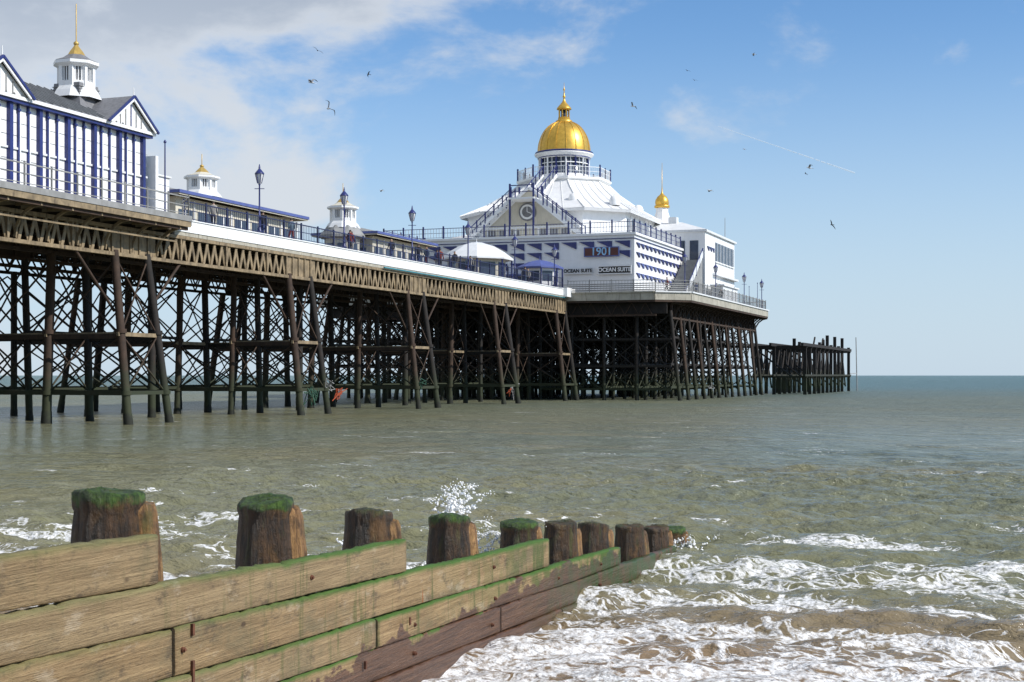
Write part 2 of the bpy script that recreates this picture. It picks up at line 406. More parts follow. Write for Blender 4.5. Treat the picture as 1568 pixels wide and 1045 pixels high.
def kiosk(name,s,t,r,za,ze,roof,wall):
    e=pier_empty(name);b=MB()
    b.lathe(s,t,[(r*.82,11),(r*.82,ze)],wall,8,math.pi/8,False)
    b.lathe(s,t,[(r*.8,ze-.05),(r*1.05,ze-.02),(r*1.05,ze+.14),(r*.8,ze+(za-ze)*.45),(r*.5,ze+(za-ze)*.78),(r*.2,ze+(za-ze)*.96),(.1,za)],roof,8,math.pi/8,False)
    for k in range(8):
        a=math.pi/8+k*math.pi/4; b.beam((s+r*math.cos(a),t+r*math.sin(a),11),(s+r*math.cos(a),t+r*math.sin(a),ze),.12,.12,NAVY)
        a+=math.pi/8; ca=Vector((math.cos(a),math.sin(a),0)); c=Vector((s,t,0))+ca*(r*.765)
        sd=Vector((-ca.y,ca.x,0))*r*.24
        c1=c+Vector((0,0,(12+ze-.3)/2)); b.beam(c1-sd,c1+sd,.05,ze-.3-12,GLASS)
    b.tube((s,t,za-.05),(s,t,za+.4),.06,.02,roof,6)
    b.obj('kiosk',e)
kiosk('refreshment_kiosk',63.5,8.0,3.5,15.7,13.9,WHITE2,CREAM)
kiosk('ticket_kiosk',68.8,3.2,2.3,14.2,13.3,ROOFB,WHITE)
# ================================================================ PAVILION
pav=pier_empty('domed_pavilion')
b=MB()
b.box(74,95,-5.3,23,ZH,17.0,WHITE)
b.box(73.8,95,-5.5,23.2,17.0,17.25,WHITE)
b.box(73.9,95,-5.4,23.1,16.6,16.68,NAVY)
def tri(b,p,a,c,nrm,th,mat):
    p=Vector(p);a=Vector(a);c=Vector(c);n=Vector(nrm)*th
    v=[p,p+a,p+c,p+n,p+a+n,p+c+n]
    b.add(v,[(0,1,2),(3,5,4),(0,3,4,1),(1,4,5,2),(2,5,3,0)],mat)
for r_,z in enumerate((15.85,14.85,13.8,12.7)):
    t=-4.9
    while t<22.5:
        if not (r_ in (1,3) and -4.6<t<.9) and not (r_ in(2,3) and t<3) and not (r_==3 and t>4):
            tri(b,(73.998,t+1.7,z+.55),(0,-1.65,0),(0,-1.65,-.75),(-1,0,0),.16,NAVY)
        t+=1.93
    s=74.6
    while s<94:
        tri(b,(s,-5.302,z+.4),(1.2,0,0),(1.2,0,-.5),(0,-1,0),.14,NAVY if r_<2 else ROOFB)
        s+=1.7
for t in [x*2.6-4.6 for x in range(10)]:
    if t>5: b.box(73.93,73.997,t,t+2.0,ZH+.2,12.9,GLASS); b.box(73.9,73.929,t+.95,t+1.05,ZH+.2,12.9,WHITE)
b.box(73.4,73.99,5,23,13.0,13.2,ROOFB)
b.obj('lower_block',pav)
b=MB()
CS,CT=91.3,8
L0=[(80,2),(80,14),(84,18),(99,18),(103,14),(103,2),(99,-2),(84,-2)]
def ins(L,k): return [(CS+(x-CS)*k,CT+(y-CT)*k) for x,y in L]
ang=[202.5,157.5,112.5,67.5,22.5,-22.5,-67.5,-112.5]
def ring(r,z): return [(CS+r*math.cos(math.radians(a)),CT+r*math.sin(math.radians(a)),z) for a in ang]
def l3(L,z): return [(x,y,z) for x,y in L]
b.loft([l3(ins(L0,.94),17.0),l3(ins(L0,.94),20.7)],WHITE)
b.loft([l3(ins(L0,1.01),20.45),l3(ins(L0,1.02),20.75)],WHITE2)
R5=ring(5.2,24.9)
def lerpl(A,B,f,z): return [(a[0]+(c[0]-a[0])*f,a[1]+(c[1]-a[1])*f,z) for a,c in zip(A,B)]
A=l3(ins(L0,1.02),20.76)
loops=[A,lerpl(A,R5,.45,22.2),lerpl(A,R5,.8,23.7),R5]
b.loft(loops,LEAD)
for k in range(8):
    for i in range(3): b.beam(Vector(loops[i][k])+Vector((0,0,.03)),Vector(loops[i+1][k])+Vector((0,0,.03)),.12,.1,WHITE)
    for f in (.2,.4,.6,.8):
        for i in range(3):
            P=Vector(loops[i][k]).lerp(Vector(loops[i][(k+1)%8]),f);Q=Vector(loops[i+1][k]).lerp(Vector(loops[i+1][(k+1)%8]),f)
            b.beam(P+Vector((0,0,.02)),Q+Vector((0,0,.02)),.06,.06,LEAD)
for p in ((84,-.3,21.9),(95,0,22.1),(82.6,4,22.2)):
    b.lathe(p[0],p[1],[(.6,p[2]-.6),(.6,p[2]),(.45,p[2]+.35),(.15,p[2]+.5)],WHITE,10)
for i in range(7):
    s=85+i*2; b.box(s,s+1.1,-1.47,-1.405,18.2,19.9,GLASS); b.box(s+.5,s+.6,-1.5,-1.471,18.2,19.9,WHITE)
    b.box(s+1.3,s+1.5,-1.5,-1.41,17.2,20.4,WHITE2)
b.lathe(CS,CT,[(5.1,24.7),(5.6,25.0),(5.6,25.25),(3.0,25.26)],WHITE,8,math.pi/8,False)
b.lathe(CS,CT,[(5.25,23.9),(5.25,24.7)],WHITE,8,math.pi/8,False)
b.lathe(CS,CT,[(2.8,25.2),(2.8,28.3)],GLASS,24)
b.lathe(CS,CT,[(2.95,25.2),(2.95,25.9),(2.8,25.95)],WHITE,24)
b.lathe(CS,CT,[(2.93,27.15),(2.95,27.25),(2.8,27.27)],WHITE,24)
for i in range(16):
    a=2*math.pi*i/16; x,y=CS+2.92*math.cos(a),CT+2.92*math.sin(a)
    b.beam((x,y,25.3),(x,y,28.4),.17,.17,WHITE if i%2 else NAVY)
    a+=math.pi/16; x,y=CS+2.85*math.cos(a),CT+2.85*math.sin(a); b.beam((x,y,25.9),(x,y,28.2),.06,.06,WHITE)
b.lathe(CS,CT,[(2.8,27.8),(3.1,27.85),(3.1,28.0),(3.45,28.25),(3.5,28.4),(2.8,28.42)],WHITE,32)
b.lathe(CS,CT,[(3.12,27.86),(3.13,27.95),(3.05,27.99)],NAVY,32)
b.lathe(CS,CT,[(3.3,28.42),(3.45,28.45),(3.4,28.62),(2.9,28.64)],NAVY,32)
b.obj('upper_hall_and_drum',pav)
b=MB()
prof=[]
for i in range(15):
    a=i/14*math.pi/2; r=3.08*math.cos(a)**.85 if i<14 else .55; prof.append((max(r,.6),28.6+3.75*math.sin(a)))
b.lathe(CS,CT,prof,GOLD,48)
for i in range(16):
    a=2*math.pi*i/16
    for k in range(13):
        r0,z0=prof[k];r1,z1=prof[k+1]
        b.beam((CS+(r0+.01)*math.cos(a),CT+(r0+.01)*math.sin(a),z0),(CS+(r1+.01)*math.cos(a),CT+(r1+.01)*math.sin(a),z1+.01),.08,.08,GOLD)
b.lathe(CS,CT,[(1.0,32.2),(1.0,32.4),(.75,32.5),(.7,32.8)],GOLD,12)
for i in range(8):
    a=2*math.pi*i/8; b.beam((CS+.6*math.cos(a),CT+.6*math.sin(a),32.8),(CS+.6*math.cos(a),CT+.6*math.sin(a),33.7),.13,.13,GOLD)
b.lathe(CS,CT,[(.4,32.7),(.4,33.7)],GLASS,8)
b.lathe(CS,CT,[(.6,33.65),(.9,33.75),(.85,33.9),(.6,34.2),(.25,34.6),(.12,34.9),(.1,35.1),(.2,35.25),(.1,35.4),(.05,35.9),(.13,36.1),(.03,36.3),(.02,36.9)],GOLD,12)
b.obj('gilded_dome',pav)
b=MB()
rail(b,[(94,-5.3),(73.9,-5.3),(73.9,23.1),(94,23.1)],17.25,NAVY,1.1,2.3,.33,.14,WHITE,.04,.25)
rg=[(CS+5.45*math.cos(math.radians(a)),CT+5.45*math.sin(math.radians(a))) for a in ang]; rg.append(rg[0])
rail(b,rg,25.25,WHITE,1.15,2.0,.25,.12,WHITE,.04,.0)
for (x,y) in rg[:-1]: b.beam((x,y,25.2),(x,y,26.7),.16,.16,NAVY)
for (p,q) in zip(rg[:-1],rg[1:]): b.beam(((p[0]+q[0])/2,(p[1]+q[1])/2,25.2),((p[0]+q[0])/2,(p[1]+q[1])/2,26.6),.12,.12,NAVY)
def flight(s,t0,z0,t1,z1):
    for ds in (0,1.3):
        b.beam((s+ds,t0,z0),(s+ds,t1,z1),.08,.35,WHITE)
        b.beam((s+ds,t0,z0+1.1),(s+ds,t1,z1+1.1),.07,.08,NAVY)
        n=5
        for i in range(n+1):
            f=i/n;t=t0+(t1-t0)*f;z=z0+(z1-z0)*f; b.beam((s+ds,t,z),(s+ds,t,z+1.25),.12,.12,NAVY)
        for i in range(16):
            f=i/16;t=t0+(t1-t0)*f;z=z0+(z1-z0)*f; b.beam((s+ds,t,z),(s+ds,t,z+1.1),.035,.035,WHITE)
    n=18
    for i in range(n):
        f=i/n;t=t0+(t1-t0)*f;z=z0+(z1-z0)*f; b.box(s,s+1.3,min(t,t+.3),max(t,t+.3),z,z+.05,WHITE2)
flight(76.6,1.2,17.3,6.6,21.6); flight(76.6,14.2,17.3,9.2,21.6)
b.box(76.4,80.5,6.5,9.4,21.5,21.7,WHITE)
for s in (76.5,79.5):
    for t in (6.6,9.3): b.beam((s,t,17.2),(s,t,23.2),.18,.18,NAVY)
for s in (76.5,): b.beam((s,6.6,23.0),(s,9.3,23.0),.1,.1,NAVY); b.beam((s,6.6,22.3),(s,9.3,22.3),.08,.08,NAVY)
for t in (7.2,8.8):
    b.beam((79.5,t,21.6),(86.2,t,25.3),.1,.35,WHITE); b.beam((79.5,t,22.8),(86.2,t,26.4),.08,.08,NAVY)
    for i in range(6):
        f=i/5; b.beam((79.5+6.7*f,t,21.6+3.7*f),(79.5+6.7*f,t,22.9+3.6*f),.1,.1,NAVY)
b.obj('stairs_and_balustrades',pav)
b=MB()
b.add([(79.2,2.6,17.0),(79.2,13.4,17.0),(79.2,13.4,18.7),(79.2,8,22.9),(79.2,2.6,18.7)],[(0,1,2,3,4)],CREAM)
b.poly([(79.0,2.2,18.55),(79.0,8,23.1),(86,8,23.1),(84,2.2,18.55)],LEAD); b.poly([(79.0,13.8,18.55),(79.0,8,23.1),(86,8,23.1),(84,13.8,18.55)],LEAD)
for sg in (-1,1): b.beam((79.0,8+sg*5.8,18.5),(79.0,8,23.05),.25,.3,WHITE)
b.box(79.05,79.19,3,13,18.6,18.8,WHITE)
b.tube((79.18,8.2,20.4),(79.0,8.2,20.4),1.0,1.0,GREYR,24); b.tube((79.1,8.2,20.4),(78.97,8.2,20.4),.82,.82,WHITE,24); b.tube((79.1,8.2,20.4),(78.95,8.2,20.4),.6,.6,GREYR,20)
b.beam((78.93,8.2,20.4),(78.93,8.2,21.05),.03,.07,WHITE); b.beam((78.93,8.2,20.4),(78.93,7.7,20.2),.03,.07,WHITE)
for t in (3.4,4.7,6,9.2,10.6,12): b.box(79.1,79.19,t,t+.9,17.3,18.4,GREYR)
for t in (3.2,5.7,6.9,9.6,10.6,12.9): b.box(79.02,79.18,t-.08,t+.08,17.1,18.6,WHITE)
b.obj('clock_gable',pav)
b=MB()
b.box(95,112,-8,24,ZH,19.2,WHITE)
b.box(94.8,112.3,-8.25,24.2,19.2,19.45,WHITE2)
b.loft([[(94.8,-8.2,19.46),(112.3,-8.2,19.46),(112.3,24,19.46),(94.8,24,19.46)],[(98,-4.5,20.7),(109,-4.5,20.7),(109,20,20.7),(98,20,20.7)]],LEAD)
for i in range(6):
    s=100.5+i*1.85; b.box(s,s+1.5,-8.06,-8.002,16.2,18.4,GLASS); b.box(s+.7,s+.8,-8.1,-8.061,16.2,18.4,WHITE); b.box(s-.1,s+1.6,-8.16,-8.062,16.0,16.15,WHITE)
    b.box(s,s+1.1,-8.06,-8.003,11.2,13.6,GLASS if i%2 else GREYR)
b.box(99,112.2,-8.5,-8.01,14.4,14.65,WHITE2)
for i in range(3):
    s=96+i*1.4; tri(b,(s,-8.003,17.6),(.9,0,0),(.9,0,-.5),(0,-1,0),.12,NAVY)
for t in (-7.2,-5.6,-4): b.box(94.93,94.998,t,t+1.0,15.8,18.2,GLASS)
b.box(112.001,112.06,-7.5,-1,16,18.4,GLASS)
b.box(95.5,104,-10,-8.6,ZH,12.9,WHITE2); b.box(95.3,104.2,-10.2,-8.5,12.9,13.05,WHITE)
for i in range(18):
    f=i/18; b.box(86+f*8.5,86+f*8.5+.48,-7.8,-5.6,ZH,ZH+.35+5.2*f,STAIR)
b.beam((86,-7.85,11.9),(94.5,-7.85,17.2),.07,.08,NAVY); b.beam((86,-7.85,11.3),(94.5,-7.85,16.6),.05,.7,WHITE2)
for i in range(6): b.beam((86+1.7*i,-7.85,ZH+1.06*i),(86+1.7*i,-7.85,11.95+1.06*i),.1,.1,NAVY)
b.lathe(100,-1.6,[(1.5,19.4),(1.45,20.8),(1.0,21.4),(.75,22.2),(.7,22.9)],WHITE,8,.3,False)
b.lathe(100,-1.6,[(.75,22.7),(.95,22.8),(.95,23.0),(.8,23.05)],GOLD,12)
b.lathe(100,-1.6,[(.75,23.0),(.85,23.3),(.8,23.7),(.55,24.1),(.2,24.4),(.08,24.7),(.04,25.4),(.02,28.2)],GOLD,16)
b.box(97.5,98.5,-4,-3,20.2,21.3,WHITE2)
b.tube((104,0,20.5),(104,0,23.2),.05,.03,STAIR,5); b.tube((111,-7,19.4),(111,-7,22.5),.05,.03,STAIR,5)
b.obj('seaward_annex',pav)
def sign(name,t0,t1,z0,z1,bg,txt,tmat,size,frame=None):
    e=pier_empty(name);b=MB(); b.box(73.72,73.8,t0,t1,z0,z1,bg)
    if frame:
        for z in (z0,z1): b.box(73.69,73.81,t0-.05,t1+.05,z-.05,z+.05,frame)
        for t in (t0,t1): b.box(73.685,73.815,t-.05,t+.05,z0+.051,z1-.051,frame)
    b.obj('board',e)
    c=bpy.data.curves.new(name+'_lettering','FONT');c.body=txt;c.size=size;c.align_x='CENTER';c.align_y='CENTER';c.extrude=.02;c.offset=.015
    c.materials.append(tmat)
    o=bpy.data.objects.new('lettering',c);scene.collection.objects.link(o);o.parent=e
    o.matrix_local=Matrix(((0,0,-1,73.69),(-1,0,0,(t0+t1)/2),(0,1,0,(z0+z1)/2),(0,0,0,1)))
sign('wall_sign',-3.7,.0,14.85,15.75,MAROON,'1901',LITB,1.15,ROOFB)
sign('wall_sign',-5.0,-1.5,13.0,13.8,BLACK,'OCEAN SUITE',WHITE,.56,WHITE)
sign('wall_sign',-.9,2.3,13.05,13.7,WHITE2,'OCEAN SUITE',BLACK,.5)
# ================================================================ LAMPS
b=MB()
b.lathe(0,0,[(.17,0),(.17,.3),(.11,.45),(.09,.5),(.06,1.2),(.09,1.25),(.055,1.3),(.045,3.1),(.08,3.15),(.05,3.2)],NAVY,10)
b.beam((-.3,0,2.9),(.3,0,2.9),.04,.04,NAVY)
b.lathe(0,0,[(.08,3.2),(.12,3.25),(.24,3.75),(.25,3.8)],WHITE2,6)
b.lathe(0,0,[(.3,3.8),(.28,3.86),(.12,4.05),(.06,4.12),(.06,4.2),(.02,4.4)],NAVY,6)
for i in range(6):
    a=math.pi/3*i; b.beam((.13*math.cos(a),.13*math.sin(a),3.22),(.27*math.cos(a),.27*math.sin(a),3.82),.03,.03,NAVY)
lamp0=b.obj('street_lamp'); lamp0.location=W(8.5,.35,ZD)
def dup(o,loc,rot=0,sc=1):
    n=bpy.data.objects.new(o.name.split('.')[0],o.data);scene.collection.objects.link(n);n.location=loc;n.rotation_euler=(0,0,rot);n.scale=(sc,)*3;return n
for s in (19.8,31.1,42.4,53.7,65): dup(lamp0,W(s,.35,ZD))
for s,t in ((70.6,-11.4),(85,-11.4),(101,-11.4),(113,-11.3)): dup(lamp0,W(s,t,ZH),0,.95)
for s in (12,34,56): dup(lamp0,W(s,15.5,ZD))
b=MB(); b.tube((0,0,0),(0,0,4.2),.05,.035,NAVY,6); b.lathe(0,0,[(.12,0),(.12,.2),(.05,.25)],NAVY,8); b.lathe(0,0,[(.07,4.15),(.09,4.2),(.02,4.32)],NAVY,8)
f0=b.obj('flagpole'); f0.location=W(-1.6,.3,ZD)
for s,t in ((109,-11.5),(115.6,-9.2),(116,-4)): dup(f0,W(s,t,ZH),0,.8)
# ================================================================ PEOPLE
def person(mats,seed):
    r=random.Random(seed)
    st=r.uniform(.1,.28)
    V=[(0,0,.95),(0,0,1.15),(0,0,1.38),(0,0,1.5),(0,.02,1.62),(0,.02,1.72),
       (-.09,0,.92),(-.1,st,.5),(-.1,st*.9-.05,.07),(-.1,st+.1,.04),
       (.09,0,.92),(.1,-st*.3,.5),(.1,-st-.1,.09),(.1,-st+.06,.04),
       (-.19,0,1.4),(-.24,-.06,1.12),(-.22,.08,.9),(-.22,.12,.82),
       (.19,0,1.4),(.24,.04,1.12),(.22,.18,.93),(.21,.24,.86)]
    E=[(0,1),(1,2),(2,3),(3,4),(4,5),(0,6),(6,7),(7,8),(8,9),(0,10),(10,11),(11,12),(12,13),(2,14),(14,15),(15,16),(16,17),(2,18),(18,19),(19,20),(20,21)]
    R=[.16,.15,.17,.06,.1,.09,.1,.07,.05,.045,.1,.07,.05,.045,.075,.055,.045,.035,.075,.055,.045,.035]
    me=bpy.data.meshes.new('tmp');me.from_pydata(V,E,[])
    o=bpy.data.objects.new('tmp',me);scene.collection.objects.link(o)
    o.modifiers.new('s','SKIN');o.modifiers.new('d','SUBSURF').levels=1
    for i,v in enumerate(me.skin_vertices[0].data): v.radius=(R[i],R[i]*.85); v.use_root=(i==0)
    dg=bpy.context.evaluated_depsgraph_get(); m2=bpy.data.meshes.new_from_object(o.evaluated_get(dg))
    bpy.data.objects.remove(o)
    for m in mats: m2.materials.append(m)
    for p in m2.polygons:
        c=p.center; p.use_smooth=True
        p.material_index=0 if c.z<.1 else 1 if c.z<.9 and abs(c.x)<.19 else 3 if c.z<.88 else 2 if c.z<1.5 else 3 if (c.z<1.66 and c.y>.03) or c.z<1.54 else 4
    return m2
SKIN=paint('skin',(.5,.3,.2),.6,.1,0); HAIR=paint('hair',(.05,.03,.02),.7,.3,0); SHOE=BLACK
cl=[paint('cloth%d'%i,c,.8,.2,0) for i,c in enumerate([(.22,.04,.03),(.03,.05,.15),(.05,.05,.05),(.35,.33,.3),(.08,.12,.16),(.02,.02,.03)])]
pm=[person([SHOE,cl[(i+2)%6],cl[i%6],SKIN,HAIR],i) for i in range(6)]
for i,(s,t,rot) in enumerate([(38,1,0),(38.8,1.6,.3),(40.6,.8,3),(45,1.2,0),(46,1.8,.2),(29,1.1,3.1),(22,1,0),(23,1.4,.1),(58,.9,.2),(60.5,1.5,3),(14,1.2,1),(10,1,0),(71,-9.5,2),(80,-10.4,0),(92,-10.5,3),(4.5,1.1,.3),(36,1.3,2.8),(33.5,.9,.1)]):
    o=bpy.data.objects.new('person',pm[i%6]);scene.collection.objects.link(o)
    o.location=W(s,t,ZD if s<68 else ZH);o.rotation_euler=(0,0,TH-math.pi/2+rot)
# ================================================================ GULLS
GW=paint('gull_white',(.7,.7,.7),.6,.1,0);GG=paint('gull_grey',(.25,.27,.3),.6,.1,0);GB=paint('gull_dark',(.05,.05,.05),.6,.1,0);GY=paint('gull_bill',(.7,.4,.05),.5,.1,0)
def gull(up,dark):
    b=MB(); W1=GB if dark else GW; W2=GB if dark else GG
    prof=[(.01,-.3),(.035,-.22),(.06,-.1),(.075,.02),(.065,.12),(.045,.18),(.05,.22),(.04,.26),(.012,.29)]
    n=8;vs=[];fs=[]
    for r,y in prof:
        for i in range(n): a=2*math.pi*i/n;vs.append((r*math.cos(a),y,r*math.sin(a)*.9))
    for k in range(len(prof)-1):
        for i in range(n): fs.append((k*n+i,k*n+(i+1)%n,(k+1)*n+(i+1)%n,(k+1)*n+i))
    b.add(vs,fs,W1,True)
    b.tube((0,.28,0),(0,.34,-.01),.013,.004,GY,5)
    b.add([(-.02,-.24,.01),(.02,-.24,.01),(.09,-.42,.0),(-.09,-.42,.0)],[(0,1,2,3)],W1)
    for sg in (-1,1):
        pts=[(.03,.12,-.08,.03),(.2,.15,-.05,.03+.12*up),(.38,.13,-.05,.03+.2*up),(.55,.03,-.08,.03+.16*up),(.72,-.14,-.17,.03+.05*up)]
        for a,c in zip(pts[:-1],pts[1:]):
            m=W2 if c[0]<.6 else GB
            b.add([(sg*a[0],a[1],a[3]),(sg*c[0],c[1],c[3]),(sg*c[0],c[2],c[3]-.01),(sg*a[0],a[2],a[3]-.01),(sg*a[0],a[1],a[3]-.03),(sg*c[0],c[1],c[3]-.02),],[(0,1,2,3),(4,5,2,3),(0,1,5,4)],m)
    return b
gm=[gull(u,dk) for u,dk in ((1.2,False),(-.6,False),(.6,True),(1.8,False))]
go={}
for (x,y,z,sc,k,rz,ry) in [(-16.4,120,29.9,.7,2,.4,.5),(-16.9,120,27.2,1.05,0,1.2,-.2),(-15.5,120,25,1.05,3,.7,.9),(-12.1,120,27.9,.5,2,2,.6),(-11,120,18.1,.6,1,1.8,.1),(14.8,120,28.2,.4,2,.5,.2),(15.4,120,27.4,.4,2,.3,.2),(20.4,120,29.6,.6,1,1.4,.1),(10.2,120,25.2,.75,0,1.0,.4),(19.6,120,21.6,.4,1,.9,0),(25.1,120,20,.8,0,1.6,.1),(24.8,120,19.5,.4,2,1,.3),(16.7,120,18.1,.75,1,1.6,0),(27,120,15.2,.7,2,.6,.9)]:
    if k in go:
        o=bpy.data.objects.new('seagull',go[k]);scene.collection.objects.link(o)
    else:
        o=gm[k].obj('seagull'); go[k]=o.data
    o.location=(x,y,z);o.rotation_euler=(.2,ry,rz);o.scale=(sc,)*3
m,t,bs=newmat('contrail_vapour')
bs.inputs['Base Color'].default_value=(.9,.9,.9,1);bs.inputs['Alpha'].default_value=.3;bs.inputs['Roughness'].default_value=1
b=MB();P=Vector((435,3000,528));Q=Vector((724,3000,429))
for i in range(24):
    f=i/24;r=.55+1.2*f; b.tube(P.lerp(Q,f),P.lerp(Q,f+1/24*(.95-.3*random.random()*f)),r,r,m,6)
b.obj('contrail')
# ================================================================ GROYNE
G0=Vector((-.77,11.7,0))
groyne=empty('wooden_groyne',G0,TH)
m,t,bs=newmat('groyne_boards')
tc=t.n('ShaderNodeTexCoord').outputs['Object'];geo=t.n('ShaderNodeNewGeometry');gp=geo.outputs['Position']
rnd=t.n('ShaderNodeObjectInfo').outputs['Random']
px,py,pz=t.sep(gp)
off=t.n('ShaderNodeCombineXYZ',None,{0:t.m('MULTIPLY',rnd,37.0),1:0.0,2:t.m('MULTIPLY',rnd,11.0)}).outputs[0]
v=t.n('ShaderNodeVectorMath',{'operation':'ADD'},{0:tc,1:off}).outputs[0]
grain=t.noise(t.map(v,(1.3,8,38)),1.6,8,.72,.8)
grain2=t.noise(t.map(v,(.6,3,6)),1.5,5,.6,.4)
blot=t.noise(t.map(v,(.8,1,1.6)),1.3,8,.7)
fine=t.noise(t.map(v,(20,20,60)),1.0,4,.7)
c=t.mix(t.mr(grain,.3,.72),(.165,.098,.040),(.36,.245,.118))
c=t.mix(t.m('MULTIPLY',t.mr(grain2,.42,.75),.6),c,(.44,.31,.16))
c=t.mix(t.m('MULTIPLY',t.mr(rnd,0,1),.4),c,(.25,.20,.115))
c=t.mix(t.m('MULTIPLY',t.mr(blot,.46,.66),.72),c,(.135,.115,.062))
c=t.mix(t.m('MULTIPLY',t.mr(t.noise(t.map(v,(1.6,2,3.2)),2.1,8,.72),.53,.66),.7),c,(.085,.062,.038))
c=t.mix(t.m('MULTIPLY',t.mr(t.noise(t.map(v,(1,2,2)),3.1,6,.7),.56,.68),.45),c,(.46,.38,.27))
c=t.mix(t.m('MULTIPLY',t.mr(fine,.55,.75),.45),c,(.07,.05,.028))
kn=t.n('ShaderNodeTexVoronoi',None,{'Vector':t.map(v,(1.5,1,2.4)),'Scale':1.1}).outputs['Distance']
c=t.mix(t.mr(kn,.03,.07,.8,0),c,(.045,.025,.012))
rust=t.noise(t.map(v,(9,4,.7)),1.3,3,.5)
c=t.mix(t.m('MULTIPLY',t.mr(rust,.69,.76),.8),c,(.28,.09,.02))
ln=t.noise(t.map(v,(2.5,3,1.2)),2.0,6,.65)
gm1=t.m('MULTIPLY',t.mr(py,11.0,16.5),t.mr(ln,.38,.56),clamp=True)
c=t.mix(t.m('MULTIPLY',gm1,.92),c,(.045,.090,.010))
drip=t.m('MULTIPLY',t.mr(t.noise(t.map(v,(5,3,.4)),1.6,5,.7),.54,.66),t.mr(py,7,12,.2,.8))
c=t.mix(drip,c,(.065,.085,.018))
nz=t.sep(geo.outputs['Normal'])[2]
c=t.mix(t.m('MULTIPLY',t.mr(nz,.02,.5),t.mr(py,7.5,10.5,.35,.98)),c,(.045,.11,.010))
wetn=t.noise(t.map(gp,(1.2,1.2,2)),1.5,6,.65)
wl=t.m('ADD',pz,t.m('MULTIPLY',t.m('SUBTRACT',wetn,.5),.95))
wet=t.mr(wl,.39,.43,1,0)
wetc=t.mix(t.mr(grain,.3,.7),(.045,.020,.010),(.15,.072,.034))
wetc=t.mix(t.m('MULTIPLY',t.mr(py,13.5,17.0),t.mr(ln,.35,.58)),wetc,(.032,.062,.009))
c=t.mix(wet,c,wetc)
t.set(bs.inputs['Base Color'],c); t.set(bs.inputs['Roughness'],t.mr(wet,0,1,.85,.38))
t.set(bs.inputs['Normal'],t.bump(t.m('ADD',t.m('ADD',grain,t.m('MULTIPLY',grain2,.5)),t.m('MULTIPLY',fine,.5)),1.0,.016))
BOARD=m
RUST=paint('rusty_bolt',(.15,.055,.025),.85,.5,.5,(.04,.02,.015),12)
def board(s0,s1,zt0,slope,h,y0=-.045,th=.09):
    b=MB(); n=max(4,int((s1-s0)/.05)); loops=[]
    ph=random.random()*10
    y0+=random.uniform(-.016,.010)
    for i in range(n+1):
        s=s0+(s1-s0)*i/n
        zt=zt0+slope*(s-s0)+.005*math.sin(s*2.1+ph)+.003*math.sin(s*7.3+ph)+random.gauss(0,.003)-(.018*random.random() if random.random()<.1 else 0)
        zb=zt0+slope*(s-s0)-h+.006+.003*math.sin(s*1.7+ph*2)+random.gauss(0,.001)
        dy=.005*math.sin(s*1.3+ph)
        if i==0 or i==n: zt-=.006
        L=[(s,y0+dy+.01,zb),(s,y0+dy,zb+.01)]
        for k in range(1,5): L.append((s,y0+dy+random.gauss(0,.001),zb+(zt-zb)*k/5))
        L+=[(s,y0+dy,zt-.012),(s,y0+dy+.012,zt),(s,y0+th-.014,zt),(s,y0+th,zt-.014),(s,y0+th,zb+.014),(s,y0+th-.014,zb)]
        loops.append(L)
    N=len(loops[0]);vs=[p for l in loops for p in l];fs=[]
    for k in range(n):
        for i in range(N): fs.append((k*N+i,k*N+(i+1)%N,(k+1)*N+(i+1)%N,(k+1)*N+i))
    fs.append(tuple(range(N)));fs.append(tuple(range(n*N,(n+1)*N))[::-1])
    b.add(vs,fs,BOARD,True)
    o=b.obj('plank',groyne)
    for p in o.data.polygons:
        if len(p.vertices)>4:p.use_smooth=False
ZT=[1.585,1.295,1.03,.735,.50,.25,.0,-.25]
def ztop(k,s): return ZT[k]-.031*(s+3.74)
cour=[(0,[(-13,-8.2),(-8.19,-3.74)]),(1,[(-13,-6.0),(-5.99,-.33)]),(2,[(-13,-9),(-8.99,-3.6),(-3.59,3.2)]),(3,[(-13,-6.5),(-6.49,-.9),(-.89,5.88)]),(4,[(-13,-4.4),(-4.39,1.8),(1.81,8.75)]),(5,[(-13,-3),(-2.99,3.6),(3.61,8.8)]),(6,[(-13,2),(2.01,8.8)])]
for k,segs in cour:
    for s0,s1 in segs: board(s0,s1-.012,ztop(k,s0),-.031,ZT[k]-ZT[k+1]-.002)
